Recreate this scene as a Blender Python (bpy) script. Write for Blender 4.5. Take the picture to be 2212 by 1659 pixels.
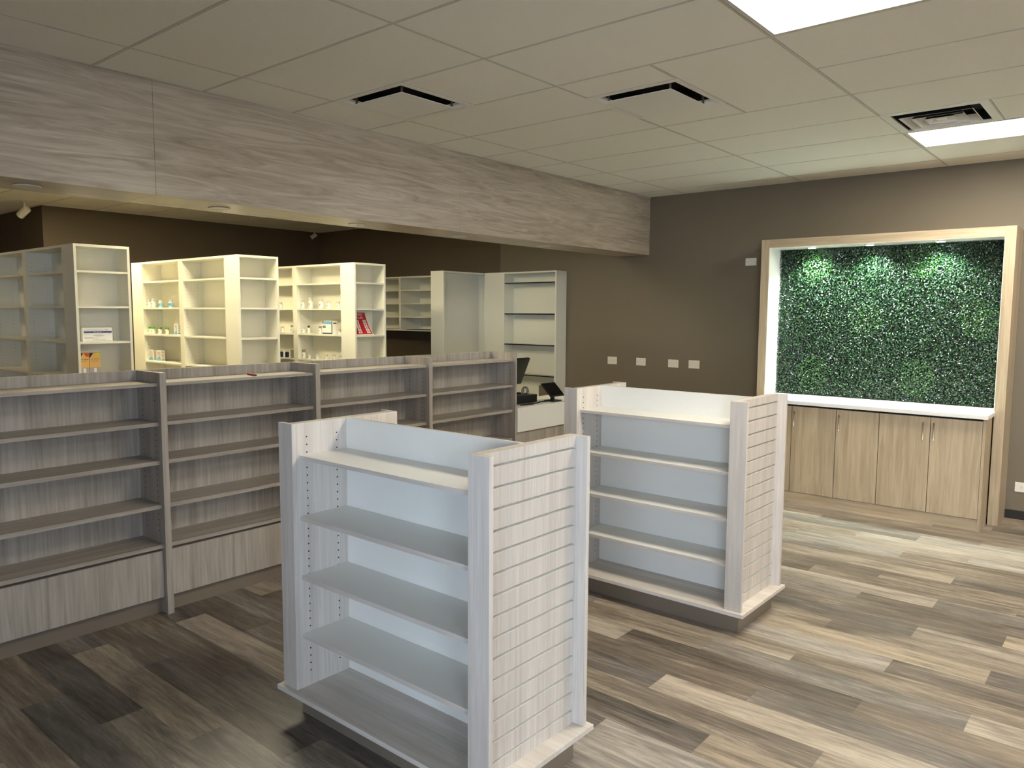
import bpy, math, random
from mathutils import Vector, Matrix
random.seed(7)
S = bpy.context.scene
C = S.collection
for o in list(bpy.data.objects): bpy.data.objects.remove(o)

# ------------------------------------------------------------------ camera
def make_camera():
    fpx, yaw, pit, rol = 1646.45, 0.69719, 0.093013, 0.005344
    f = Vector((-math.sin(yaw)*math.cos(pit), math.cos(yaw)*math.cos(pit), -math.sin(pit)))
    r = Vector((math.cos(yaw), math.sin(yaw), 0)); u = r.cross(f)
    r2 = r*math.cos(rol) + u*math.sin(rol); u2 = -r*math.sin(rol) + u*math.cos(rol)
    cd = bpy.data.cameras.new('camera'); cd.sensor_width = 36; cd.lens = fpx/2212*36; cd.clip_start = .02
    co = bpy.data.objects.new('camera', cd); C.objects.link(co)
    m = Matrix((r2, u2, -f)).transposed().to_4x4(); m.translation = Vector((0, 0, 1.70))
    co.matrix_world = m; S.camera = co
make_camera()

# ------------------------------------------------------------------ light, exposure
S.view_settings.view_transform = 'Standard'; S.view_settings.look = 'None'
S.view_settings.gamma = 1; S.view_settings.use_curve_mapping = False
S.view_settings.exposure = 1.40
W = bpy.data.worlds.new('sky'); S.world = W; W.use_nodes = True
W.node_tree.nodes['Background'].inputs[0].default_value = (0.66, 0.755, 1.0, 1)
SKY = 10.5
W.node_tree.nodes['Background'].inputs[1].default_value = SKY
PANEL_E = 12.0          # main room panels
WARM_E = 16.0          # pharmacy panels
PUCK_W = 50.0
for nm, loc, rot, sx, sy in (('daylight_portal', (3.69, -2.0, 1.75), (0, math.radians(90), 0), 1.9, 1.6),
                             ('daylight_portal', (1.9, -3.09, 1.75), (math.radians(90), 0, 0), 2.8, 1.9)):
    ld = bpy.data.lights.new(nm, 'AREA'); ld.shape = 'RECTANGLE'; ld.size = sx; ld.size_y = sy
    ld.cycles.is_portal = True
    lo = bpy.data.objects.new(nm, ld); lo.location = loc; lo.rotation_euler = rot; C.objects.link(lo)

# ------------------------------------------------------------------ materials
def lin(*c):
    return tuple(((v/255/12.92) if v/255 <= .04045 else ((v/255+.055)/1.055)**2.4) for v in c) + (1,)
def newmat(name):
    m = bpy.data.materials.new(name); m.use_nodes = True
    nt = m.node_tree; b = nt.nodes['Principled BSDF']; return m, nt, b
def N(nt, t, **kw):
    n = nt.nodes.new(t)
    for k, v in kw.items(): setattr(n, k, v)
    return n
def plain(name, col, rough=.5, var=.04, scale=30, metal=0, spec=.5, bump=0):
    m, nt, b = newmat(name); L = nt.links.new
    tc = N(nt, 'ShaderNodeTexCoord'); no = N(nt, 'ShaderNodeTexNoise'); no.inputs['Scale'].default_value = scale
    no.inputs['Detail'].default_value = 4
    L(tc.outputs['Object'], no.inputs['Vector'])
    mr = N(nt, 'ShaderNodeMapRange'); mr.inputs[3].default_value = 1-var; mr.inputs[4].default_value = 1+var
    L(no.outputs[0], mr.inputs[0])
    mx = N(nt, 'ShaderNodeVectorMath', operation='SCALE'); mx.inputs[0].default_value = col[:3]
    L(mr.outputs[0], mx.inputs['Scale']); L(mx.outputs[0], b.inputs['Base Color'])
    b.inputs['Roughness'].default_value = rough; b.inputs['Metallic'].default_value = metal
    b.inputs['Specular IOR Level'].default_value = spec
    if bump:
        bp = N(nt, 'ShaderNodeBump'); bp.inputs['Strength'].default_value = bump; bp.inputs['Distance'].default_value = .001
        L(no.outputs[0], bp.inputs['Height']); L(bp.outputs[0], b.inputs['Normal'])
    return m
def wood(name, c_lo, c_hi, axis='z', rough=.42, stave=.085, fine=42, var=.03, spec=.4, along=1.6, dist=.7):
    """wood laminate, grain along the given object axis"""
    m, nt, b = newmat(name); L = nt.links.new
    tc = N(nt, 'ShaderNodeTexCoord'); mp = N(nt, 'ShaderNodeMapping')
    sc = {'x': (along, fine, fine), 'y': (fine, along, fine), 'z': (fine, fine, along)}[axis]
    mp.inputs['Scale'].default_value = sc; L(tc.outputs['Object'], mp.inputs[0])
    n1 = N(nt, 'ShaderNodeTexNoise'); n1.inputs['Scale'].default_value = 1.6; n1.inputs['Detail'].default_value = 8
    n1.inputs['Distortion'].default_value = dist; n1.inputs['Roughness'].default_value = .62
    L(mp.outputs[0], n1.inputs['Vector'])
    mp2 = N(nt, 'ShaderNodeMapping'); mp2.inputs['Scale'].default_value = tuple(v*.2 for v in sc); L(tc.outputs['Object'], mp2.inputs[0])
    n2 = N(nt, 'ShaderNodeTexNoise'); n2.inputs['Scale'].default_value = 1.1; n2.inputs['Detail'].default_value = 3
    n2.inputs['Distortion'].default_value = 1.6
    L(mp2.outputs[0], n2.inputs['Vector'])
    ad = N(nt, 'ShaderNodeMath', operation='MULTIPLY_ADD'); ad.inputs[1].default_value = .45; L(n2.outputs[0], ad.inputs[0])
    ml = N(nt, 'ShaderNodeMath', operation='MULTIPLY'); ml.inputs[1].default_value = .55; L(n1.outputs[0], ml.inputs[0]); L(ml.outputs[0], ad.inputs[2])
    rp = N(nt, 'ShaderNodeValToRGB'); rp.color_ramp.elements[0].position = .33; rp.color_ramp.elements[1].position = .62
    rp.color_ramp.elements[0].color = c_lo; rp.color_ramp.elements[1].color = c_hi
    L(ad.outputs[0], rp.inputs[0])
    sp = N(nt, 'ShaderNodeSeparateXYZ'); L(tc.outputs['Object'], sp.inputs[0])
    a, bb = {'x': ('Y', 'Z'), 'y': ('X', 'Z'), 'z': ('X', 'Y')}[axis]
    s1 = N(nt, 'ShaderNodeMath', operation='ADD'); L(sp.outputs[a], s1.inputs[0]); L(sp.outputs[bb], s1.inputs[1])
    s2 = N(nt, 'ShaderNodeMath', operation='DIVIDE'); s2.inputs[1].default_value = stave; L(s1.outputs[0], s2.inputs[0])
    s3 = N(nt, 'ShaderNodeMath', operation='FLOOR'); L(s2.outputs[0], s3.inputs[0])
    wn = N(nt, 'ShaderNodeTexWhiteNoise', noise_dimensions='1D'); L(s3.outputs[0], wn.inputs['W'])
    mr = N(nt, 'ShaderNodeMapRange'); mr.inputs[3].default_value = 1-var/2; mr.inputs[4].default_value = 1+var/2
    L(wn.outputs[0], mr.inputs[0])
    vm = N(nt, 'ShaderNodeVectorMath', operation='SCALE'); L(rp.outputs[0], vm.inputs[0]); L(mr.outputs[0], vm.inputs['Scale'])
    L(vm.outputs[0], b.inputs['Base Color'])
    b.inputs['Roughness'].default_value = rough; b.inputs['Specular IOR Level'].default_value = spec
    bp = N(nt, 'ShaderNodeBump'); bp.inputs['Strength'].default_value = .12; bp.inputs['Distance'].default_value = .001
    L(n1.outputs[0], bp.inputs['Height']); L(bp.outputs[0], b.inputs['Normal'])
    return m
def emit(name, col, e):
    m, nt, b = newmat(name)
    b.inputs['Base Color'].default_value = (.8, .8, .8, 1)
    b.inputs['Emission Color'].default_value = col; b.inputs['Emission Strength'].default_value = e
    return m
def glass(name, tint=(.97, 1, .98, 1), gl=.12):
    m, nt, b = newmat(name); nt.nodes.remove(b); L = nt.links.new
    t = N(nt, 'ShaderNodeBsdfTransparent'); t.inputs[0].default_value = tint
    g = N(nt, 'ShaderNodeBsdfGlossy'); g.inputs['Roughness'].default_value = .03
    fr = N(nt, 'ShaderNodeFresnel'); fr.inputs[0].default_value = 1.45
    mx = N(nt, 'ShaderNodeMixShader'); L(fr.outputs[0], mx.inputs[0]); L(t.outputs[0], mx.inputs[1]); L(g.outputs[0], mx.inputs[2])
    L(mx.outputs[0], nt.nodes['Material Output'].inputs[0]); return m

LO, HI = lin(180, 171, 160), lin(209, 201, 191)
M = {}
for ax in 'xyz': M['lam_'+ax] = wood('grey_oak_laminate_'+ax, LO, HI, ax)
for ax in 'yz': M['run_'+ax] = wood('run_oak_shade_laminate_'+ax, lin(140, 130, 118), lin(178, 169, 157), ax)  # copy of the oak laminate, darkened to carry the run's shade in its colour
M['oak_z'] = wood('warm_oak_laminate_z', lin(158, 139, 112), lin(192, 174, 146), 'z', fine=30, var=.06)
M['oak_x'] = wood('warm_oak_laminate_x', lin(158, 139, 112), lin(192, 174, 146), 'x', fine=30, var=.04)
M['soffit'] = wood('travertine_laminate', lin(138, 122, 102), lin(206, 192, 172), 'y', stave=90, fine=10, var=.02, along=.8, dist=2.6, rough=.34, spec=.55)
M['white'] = plain('white_melamine', lin(226, 224, 216), .38, .015)
M['cream'] = plain('cream_melamine', lin(232, 229, 212), .42, .015)
M['hole'] = plain('hole_and_gap_shade', lin(22, 20, 18), .8)
M['kick'] = plain('taupe_laminate', lin(122, 110, 95), .35, .04, 12)
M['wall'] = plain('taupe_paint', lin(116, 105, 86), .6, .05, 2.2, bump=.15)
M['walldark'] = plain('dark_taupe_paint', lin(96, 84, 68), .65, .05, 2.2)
M['tile'] = plain('ceiling_tile_board', lin(238, 235, 223), .85, .03, 60, bump=.3)
M['tee'] = plain('ceiling_grid_metal', lin(205, 202, 190), .5, .02)
M['void'] = plain('plenum_dark', lin(30, 28, 25), .9)
M['vent'] = plain('vent_enamel', lin(234, 232, 224), .45, .02)
M['duct'] = plain('duct_and_louvre_shade', lin(16, 16, 15), .8)
M['plate'] = plain('plate_plastic', lin(225, 220, 205), .35, .01)
M['black'] = plain('black_plastic', lin(18, 18, 19), .35, .05)
M['screen'] = plain('dark_screen', lin(9, 9, 10), .12, .02)
M['steel'] = plain('brushed_steel', lin(170, 160, 142), .3, .03, metal=.9)
M['quartz'] = plain('white_quartz', lin(232, 230, 224), .25, .02)
M['panel'] = emit('light_panel', (1, .93, .80, 1), PANEL_E)
M['warm'] = emit('warm_light_panel', (1, .84, .50, 1), WARM_E)
M['neut'] = emit('neutral_light_panel', (1, .92, .68, 1), WARM_E*.40)
M['neut_bright'] = emit('bright_neutral_light_panel', (1, .90, .64, 1), WARM_E*.62)
M['puck'] = emit('puck_lens', (.85, 1, .97, 1), 40)
M['lens'] = plain('frosted_lens', lin(205, 204, 196), .3, .02)
M['glass'] = glass('clear_glass'); M['glassedge'] = plain('glass_edge', lin(28, 26, 38), .2)
M['base'] = plain('dark_baseboard', lin(34, 28, 22), .4, .03)
M['paper'] = plain('white_card', lin(236, 234, 226), .5, .01)
M['bottle'] = plain('bottle_plastic', lin(218, 215, 204), .35, .01)
M['capw'] = plain('white_cap_plastic', lin(196, 194, 186), .4, .01)
M['red'] = plain('poster_red', lin(176, 30, 40), .45, .02)
M['ink'] = plain('ink_black', lin(40, 40, 44), .5, .01)
M['grey'] = plain('ink_grey', lin(140, 138, 134), .5, .01)
M['blue'] = plain('label_blue', lin(28, 62, 138), .45, .01)
M['sky'] = plain('label_sky_blue', lin(110, 178, 214), .45, .01)
M['navy'] = plain('label_navy', lin(28, 36, 66), .45, .01)
M['green'] = plain('cap_green', lin(86, 168, 32), .4, .01)
M['orange'] = plain('box_orange', lin(230, 184, 104), .45, .02)
M['coral'] = plain('print_coral', lin(222, 84, 52), .45, .02)
M['yellow'] = plain('print_yellow', lin(222, 204, 60), .45, .02)
M['lilac'] = plain('print_lilac', lin(176, 164, 172), .45, .02)
M['asphalt'] = plain('asphalt', lin(165, 163, 158), .9)
M['alu'] = plain('window_frame_aluminium', lin(120, 118, 112), .4, metal=.6)

def floor_mat():
    m, nt, b = newmat('vinyl_planks'); L = nt.links.new
    at = N(nt, 'ShaderNodeAttribute', attribute_name='tone'); of = N(nt, 'ShaderNodeAttribute', attribute_name='offs')
    tc = N(nt, 'ShaderNodeTexCoord')
    cb = N(nt, 'ShaderNodeCombineXYZ'); L(of.outputs['Fac'], cb.inputs[2]); L(of.outputs['Fac'], cb.inputs[0])
    va = N(nt, 'ShaderNodeVectorMath', operation='ADD'); L(tc.outputs['Object'], va.inputs[0]); L(cb.outputs[0], va.inputs[1])
    mp = N(nt, 'ShaderNodeMapping'); mp.inputs['Scale'].default_value = (1.3, 16, 5); L(va.outputs[0], mp.inputs[0])
    n1 = N(nt, 'ShaderNodeTexNoise'); n1.inputs['Scale'].default_value = 1.5; n1.inputs['Detail'].default_value = 9
    n1.inputs['Roughness'].default_value = .66; n1.inputs['Distortion'].default_value = 1.5; L(mp.outputs[0], n1.inputs['Vector'])
    mp2 = N(nt, 'ShaderNodeMapping'); mp2.inputs['Scale'].default_value = (1, 5, 5); L(va.outputs[0], mp2.inputs[0])
    n2 = N(nt, 'ShaderNodeTexNoise'); n2.inputs['Scale'].default_value = 1.2; n2.inputs['Detail'].default_value = 3; n2.inputs['Distortion'].default_value = .8
    L(mp2.outputs[0], n2.inputs['Vector'])
    a = N(nt, 'ShaderNodeMath', operation='MULTIPLY_ADD'); a.inputs[1].default_value = 1.25; a.inputs[2].default_value = -.62; L(n1.outputs[0], a.inputs[0])
    a2 = N(nt, 'ShaderNodeMath', operation='MULTIPLY_ADD'); a2.inputs[1].default_value = .9; L(n2.outputs[0], a2.inputs[0]); L(a.outputs[0], a2.inputs[2])
    a3 = N(nt, 'ShaderNodeMath', operation='MULTIPLY_ADD'); a3.inputs[1].default_value = .62; L(at.outputs['Fac'], a3.inputs[0]); L(a2.outputs[0], a3.inputs[2])
    a4 = N(nt, 'ShaderNodeMath', operation='SUBTRACT'); a4.inputs[1].default_value = .28; L(a3.outputs[0], a4.inputs[0])
    rp = N(nt, 'ShaderNodeValToRGB'); e = rp.color_ramp.elements
    e[0].position = .02; e[0].color = lin(66, 56, 46); e[1].position = .95; e[1].color = lin(180, 164, 142)
    k = rp.color_ramp.elements.new(.45); k.color = lin(117, 104, 89)
    n3 = N(nt, 'ShaderNodeTexNoise'); n3.inputs['Scale'].default_value = 9; n3.inputs['Detail'].default_value = 6; n3.inputs['Distortion'].default_value = 2.2
    mp3 = N(nt, 'ShaderNodeMapping'); mp3.inputs['Scale'].default_value = (.8, 9, 1); L(va.outputs[0], mp3.inputs[0]); L(mp3.outputs[0], n3.inputs['Vector'])
    a5 = N(nt, 'ShaderNodeMath', operation='MULTIPLY_ADD'); a5.inputs[1].default_value = .5; L(n3.outputs[0], a5.inputs[0]); L(a4.outputs[0], a5.inputs[2])
    a6 = N(nt, 'ShaderNodeMath', operation='SUBTRACT'); a6.inputs[1].default_value = .25; L(a5.outputs[0], a6.inputs[0])
    L(a6.outputs[0], rp.inputs[0])
    hs = N(nt, 'ShaderNodeHueSaturation'); L(rp.outputs[0], hs.inputs['Color'])
    wh = N(nt, 'ShaderNodeTexWhiteNoise', noise_dimensions='1D'); L(of.outputs['Fac'], wh.inputs['W'])
    ms = N(nt, 'ShaderNodeMapRange'); ms.inputs[3].default_value = .55; ms.inputs[4].default_value = 1.0; L(wh.outputs[0], ms.inputs[0])
    L(ms.outputs[0], hs.inputs['Saturation']); L(hs.outputs[0], b.inputs['Base Color'])
    b.inputs['Roughness'].default_value = .36; b.inputs['Specular IOR Level'].default_value = .45
    bp = N(nt, 'ShaderNodeBump'); bp.inputs['Strength'].default_value = .25; bp.inputs['Distance'].default_value = .001
    L(n1.outputs[0], bp.inputs['Height']); L(bp.outputs[0], b.inputs['Normal'])
    return m
M['floor'] = floor_mat()
def leaf_mat():
    m, nt, b = newmat('boxwood_leaf'); L = nt.links.new
    at = N(nt, 'ShaderNodeAttribute', attribute_name='tone')
    rp = N(nt, 'ShaderNodeValToRGB'); e = rp.color_ramp.elements
    e[0].color = (.003, .011, .004, 1); e[1].color = (.055, .13, .028, 1)
    k = e.new(.55); k.color = (.009, .036, .011, 1)
    L(at.outputs['Fac'], rp.inputs[0]); L(rp.outputs[0], b.inputs['Base Color'])
    b.inputs['Roughness'].default_value = .27; b.inputs['Specular IOR Level'].default_value = .75
    return m
M['leaf'] = leaf_mat()

# ------------------------------------------------------------------ helpers
def mesh(name, vs, fs, mats, mi=None, smooth=False):
    me = bpy.data.meshes.new(name); me.from_pydata([tuple(v) for v in vs], [], fs)
    for m in (mats if isinstance(mats, (list, tuple)) else [mats]): me.materials.append(m)
    if mi: me.polygons.foreach_set('material_index', mi)
    if smooth: me.polygons.foreach_set('use_smooth', [True]*len(fs))
    me.update(); return me
def link(name, me, parent=None, **props):
    o = bpy.data.objects.new(name, me); C.objects.link(o)
    if parent: o.parent = parent
    for k, v in props.items(): o[k] = v
    return o
class G:
    """collects solids into one mesh"""
    def __init__(s): s.v, s.f, s.m = [], [], []
    def box(s, x0, x1, y0, y1, z0, z1, m=0, fm=None):
        # faces: 0 bottom 1 top 2 -y 3 +x 4 +y 5 -x ; fm overrides the slot of single faces
        n = len(s.v)
        s.v += [(x0,y0,z0),(x1,y0,z0),(x1,y1,z0),(x0,y1,z0),(x0,y0,z1),(x1,y0,z1),(x1,y1,z1),(x0,y1,z1)]
        s.f += [(n,n+3,n+2,n+1),(n+4,n+5,n+6,n+7),(n,n+1,n+5,n+4),(n+1,n+2,n+6,n+5),(n+2,n+3,n+7,n+6),(n+3,n,n+4,n+7)]
        s.m += [(fm or {}).get(i, m) for i in range(6)]; return s
    def lathe(s, prof, seg=20, m=0, mat=None, caps=True):
        n = len(s.v); mt = mat or Matrix()
        for r, z in prof:
            for i in range(seg):
                a = 2*math.pi*i/seg; s.v.append(tuple(mt @ Vector((r*math.cos(a), r*math.sin(a), z))))
        for j in range(len(prof)-1):
            for i in range(seg):
                k = (i+1) % seg; s.f.append((n+j*seg+i, n+j*seg+k, n+(j+1)*seg+k, n+(j+1)*seg+i)); s.m.append(m)
        if caps:
            s.f.append(tuple(n+i for i in reversed(range(seg)))); s.m.append(m)
            s.f.append(tuple(n+(len(prof)-1)*seg+i for i in range(seg))); s.m.append(m)
        return s
    def poly(s, pts, m=0):
        n = len(s.v); s.v += [tuple(p) for p in pts]; s.f.append(tuple(range(n, n+len(pts)))); s.m.append(m); return s
    def tube(s, pts, r, seg=8, m=0):
        pts = [Vector(p) for p in pts]; n = len(s.v)
        for i, p in enumerate(pts):
            d = (pts[min(i+1, len(pts)-1)] - pts[max(i-1, 0)]).normalized()
            a = d.cross(Vector((0, 0, 1)) if abs(d.z) < .9 else Vector((1, 0, 0))).normalized(); b = d.cross(a)
            for k in range(seg):
                t = 2*math.pi*k/seg; s.v.append(tuple(p + a*r*math.cos(t) + b*r*math.sin(t)))
        for j in range(len(pts)-1):
            for i in range(seg):
                k = (i+1) % seg; s.f.append((n+j*seg+i, n+j*seg+k, n+(j+1)*seg+k, n+(j+1)*seg+i)); s.m.append(m)
        s.f.append(tuple(n+i for i in range(seg))); s.m.append(m)
        s.f.append(tuple(n+(len(pts)-1)*seg+i for i in reversed(range(seg)))); s.m.append(m)
        return s
    def build(s, name, mats, parent=None, smooth=False, bevel=0, **props):
        o = link(name, mesh(name, s.v, s.f, mats, s.m, smooth), parent, **props)
        if bevel:
            b = o.modifiers.new('bevel', 'BEVEL'); b.width = bevel; b.segments = 2; b.limit_method = 'ANGLE'
        return o
def thing(name, label, cat, loc=(0, 0, 0), group=None, rz=0):
    o = bpy.data.objects.new(name, None); o.empty_display_size = .1; C.objects.link(o)
    o.location = loc; o.rotation_euler = (0, 0, rz); o['label'] = label; o['category'] = cat
    if group: o['group'] = group
    return o
def tag(o, label, cat, group=None):
    o['label'] = label; o['category'] = cat
    if group: o['group'] = group
    return o
def struct(name, g, mats, **kw): return g.build(name, mats, kind='structure', **kw)
def copy_tree(o, parent=None):
    c = o.copy(); C.objects.link(c)
    if parent: c.parent = parent
    for ch in [k for k in bpy.data.objects if k.parent == o]: copy_tree(ch, c)
    return c
def text(txt, size, fn, mat, name='printed_text', parent=None, align='LEFT'):
    """writing as a mesh; fn maps flat (u, v) to the surface"""
    cu = bpy.data.curves.new('txt', 'FONT'); cu.body = txt; cu.size = size; cu.align_x = align; cu.resolution_u = 2
    to = bpy.data.objects.new('txt', cu); C.objects.link(to)
    bpy.context.view_layer.update()
    dg = bpy.context.evaluated_depsgraph_get()
    me = bpy.data.meshes.new_from_object(to.evaluated_get(dg))
    bpy.data.objects.remove(to); bpy.data.curves.remove(cu)
    for v in me.vertices: v.co = fn(v.co.x, v.co.y)
    me.materials.clear(); me.materials.append(mat)
    me.update(); return link(name, me, parent)

# ------------------------------------------------------------------ dimensions
CZ = 2.975; YW = 7.53; YB = 7.60
XR, YF, XL = 3.6, -3.0, -13.0
SX0, SX1, SZ = -4.75, -4.33, 2.348      # soffit

# ------------------------------------------------------------------ floor: planks in third-offset rows
def build_floor():
    w, s, y0, x0 = .1745, .39, 1.215, -4.0
    tone = {(10,6):.95,(10,3):.30,(11,4):.30,(11,7):.33,(12,2):.80,(12,5):.15,(12,8):.40,(14,4):.85,(14,7):.55,(8,4):.12,(8,7):.72,
            (7,3):.4,(7,6):.85,(20,7):.2,(20,4):.6,(21,5):.85,(21,8):.35,(15,5):.9,(15,8):.25,(16,6):.85,(16,9):.25,(13,9):.98,(13,6):.45,
            (19,9):.9,(26,4):.65,(26,7):.4,(28,6):1.,(4,-3):.2,(4,0):.85,(1,0):.9,(2,1):.12,(0,-1):.05,(0,2):.6,(1,3):.5,(2,-2):.3,(3,2):.25,
            (0,-4):.15,(-1,0):.25,(-1,3):.35,(25,3):.5,(24,2):.55,(9,5):.6,(9,2):.35}
    v, f, tn, of = [], [], [], []
    rnd = random.Random(3); gap = .0004
    for k in range(int((YF-y0)/w)-2, int((YB+.1-y0)/w)+2):
        ph = (k+2) % 3
        ya, yb = y0+w*k+gap, y0+w*(k+1)-gap
        ya, yb = max(ya, YF), min(yb, YB)
        if yb <= ya: continue
        n = -27
        n = n - ((n-ph) % 3)
        while x0+s*n < XR:
            xa, xb = max(x0+s*n+gap, XL), min(x0+s*(n+3)-gap, XR)
            if xb > xa:
                i = len(v); v += [(xa,ya,0),(xb,ya,0),(xb,yb,0),(xa,yb,0)]; f.append((i,i+1,i+2,i+3))
                r = rnd.random(); tn.append(tone.get((k, n), .25+.6*r)); of.append(rnd.uniform(0, 40))
            n += 3
    i = len(v); v += [(XL,YF,-.002),(XR,YF,-.002),(XR,YB,-.002),(XL,YB,-.002)]; f.append((i,i+1,i+2,i+3)); tn.append(0); of.append(0)
    me = mesh('floor', v, f, M['floor'])
    a = me.attributes.new('tone', 'FLOAT', 'FACE'); a.data.foreach_set('value', tn)
    a = me.attributes.new('offs', 'FLOAT', 'FACE'); a.data.foreach_set('value', of)
    link('floor', me, kind='structure')
build_floor()

# ------------------------------------------------------------------ ceiling
def ceiling():
    px, py = 1.235, .605
    g, tee = G(), G()
    def tile(xa, xb, ya, yb, lim):
        xa, xb, ya, yb = max(xa, lim[0]), min(xb, lim[1]), max(ya, lim[2]), min(yb, lim[3])
        if xb-xa < .03 or yb-ya < .03: return
        e = .0092
        g.box(xa+e, xb-e, ya+e, yb-e, CZ, CZ+.012)
        # grid tee faces round the tile
        h = .006
        tee.box(xa, xa+h, ya, yb, CZ-.0005, CZ+.012); tee.box(xb-h, xb, ya, yb, CZ-.0005, CZ+.012)
        tee.box(xa+h, xb-h, ya, ya+h, CZ-.0005, CZ+.012); tee.box(xa+h, xb-h, yb-h, yb, CZ-.0005, CZ+.012)
    # main room
    lim = (SX1, XR, YF, YW)
    skip = set()
    for i, j in ((0,0),(0,5),(2,0),(2,5)): skip.add((i, j))          # light fixtures
    for c in ((-2,0),(-1,1),(-1,2),(0,4)): skip.add(c)                              # vent cells
    for i in range(-3, 6):
        for j in range(-11, 9):
            if (i, j) in skip: continue
            xa, ya = -1.435+px*i, 2.955+py*j
            tile(xa, xa+px, ya, ya+py, lim)
    tile(-3.295, -2.67, 2.955, 3.56, lim)                     # rest of vent cells
    tile(-2.67, -2.07, 3.56, 3.862, lim); tile(-2.67, -2.07, 4.467, 4.77, lim); tile(-2.07, -1.435, 3.56, 4.77, lim)
    tile(-.83, -.2, 5.375, 5.98, lim)
    g.box(XL, XR, YF, YB+.1, CZ+.13, CZ+.15, 1)
    # pharmacy side
    lim = (XL, SX0, YF, YB); skip = {(1, 0), (3, 2), (3, 0), (1, -4)}
    for i in range(-3, 5):
        for j in range(-10, 9):
            if (i, j) in skip: continue
            xa, ya = -10.15+1.22*i, 2.91+.61*j
            tile(xa, xa+1.22, ya, ya+.61, lim)
    o = struct('ceiling', g, [M['tile'], M['void']])
    tee.build('ceiling_grid', [M['tee']], o)
    # blocks light leaks round the tiles
ceiling()

# ------------------------------------------------------------------ walls
struct('wall_back', G().box(-6.36, XR, YW, YW+.15, 0, CZ+.15), [M['wall']])
struct('trim_1', G().box(-6.53, -6.36, YW+.02, YB+.1, 0, CZ+.15), [M['wall']])
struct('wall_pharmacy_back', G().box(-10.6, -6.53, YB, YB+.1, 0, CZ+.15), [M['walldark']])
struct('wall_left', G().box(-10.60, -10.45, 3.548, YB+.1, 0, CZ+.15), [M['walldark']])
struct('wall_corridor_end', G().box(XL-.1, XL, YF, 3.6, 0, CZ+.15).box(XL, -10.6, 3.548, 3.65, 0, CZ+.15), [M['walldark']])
struct('wall_front', G().box(XL, .5, YF-.15, YF, 0, CZ+.15).box(3.3, XR, YF-.15, YF, 0, CZ+.15)
       .box(.5, 3.3, YF-.15, YF, 0, .8).box(.5, 3.3, YF-.15, YF, 2.7, CZ+.15), [M['wall']])
struct('wall_right', G().box(XR, XR+.15, YF-.15, -2.8, 0, CZ+.15).box(XR, XR+.15, -1.2, YW+.15, 0, CZ+.15)
       .box(XR, XR+.15, -2.8, -1.2, 0, .8).box(XR, XR+.15, -2.8, -1.2, 2.7, CZ+.15), [M['wall']])
def window(name, ax, a0, a1, pos, mull):
    g = G(); t = .05
    def b(u0, u1, z0, z1):
        if ax == 'y': g.box(pos, pos+.06, u0, u1, z0, z1)
        else: g.box(u0, u1, pos, pos+.06, z0, z1)
    b(a0, a1, .8, .8+t); b(a0, a1, 2.7-t, 2.7); b(a0, a0+t, .8+t, 2.7-t); b(a1-t, a1, .8+t, 2.7-t)
    for m in mull: b(m-t/2, m+t/2, .8+t, 2.7-t)
    o = struct(name, g, [M['alu']])
    p = G(); 
    if ax == 'y': p.box(pos+.025, pos+.031, a0+.01, a1-.01, .81, 2.69)
    else: p.box(a0+.01, a1-.01, pos+.025, pos+.031, .81, 2.69)
    p.build('window_pane', [M['glass']], o)
window('window_1', 'y', -2.8, -1.2, XR+.04, ())
window('window_2', 'x', .5, 3.3, YF-.10, (1.9,))
struct('ground_outside', G().box(-16, 16, -16, YF-.16, -.15, -.1).box(XR+.16, 16, YF-.15, 12, -.15, -.1), [M['asphalt']])
struct('baseboard_back', G().box(-.86, XR, YW-.012, YW, 0, .073).box(-4.3, -2.905, YW-.012, YW, 0, .073), [M['base']])

# soffit (lowered beam) with laminate face in three lengths
g = G(); ys = [YF, 2.053, 4.508, YW]
for a, b in zip(ys[:-1], ys[1:]): g.box(SX0, SX1, a+.001, b-.001, SZ, CZ+.1)
struct('ceiling_soffit', g, [M['soffit']])

# ------------------------------------------------------------------ ceiling fixtures
def light_panel(x, y, w, d, mat, label, group):
    t = thing('ceiling_light', label, 'ceiling light', (x+w/2, y+d/2, CZ), group)
    g = G(); a, b, e = w/2-.006, d/2-.006, .022
    g.box(-a, a, -b, -b+e, -.003, .05).box(-a, a, b-e, b, -.003, .05).box(-a, -a+e, -b+e, b-e, -.003, .05).box(a-e, a, -b+e, b-e, -.003, .05)
    g.box(-a, a, -b, b, .05, .055)
    g.build('frame', [M['tee']], t)
    q = G().box(-a+e, a-e, -b+e, b-e, .004, .012); q.build('diffuser', [mat], t)
GL = 'recessed light panels in the shop ceiling'
light_panel(-1.435, 2.955, 1.235, .605, M['panel'], 'large glowing ceiling light panel at the top edge of the picture', GL)
light_panel(-1.435, 5.98, 1.235, .605, M['panel'], 'glowing ceiling light panel beside the louvred vent, over the green niche', GL)
for y, nm in ((2.955, 'in the middle row'), (5.98, 'nearest the back wall')):
    light_panel(1.035, y, 1.235, .605, M['panel'], 'ceiling light panel on the right side of the shop, ' + nm, GL)
GP = 'light panels in the pharmacy ceiling'
M['dim'] = emit('added_dim_fill_panel', (1, .80, .52, 1), WARM_E*.22)  # unseen panel added to warm the side of the left shelving row
light_panel(-8.93, .47, 1.22, .61, M['dim'], 'added unseen dim warm fill panel over the left end of the pharmacy', GP)
light_panel(-8.93, 2.91, 1.22, .61, M['warm'], 'warm light panel over the aisle before the cream shelving', GP)
light_panel(-6.49, 4.13, 1.22, .61, M['neut'], 'light panel over the aisle before the bottle shelving', GP)
light_panel(-6.49, 2.91, 1.22, .61, M['neut_bright'], 'light panel over the aisle beside the left end shelf', GP)

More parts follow.
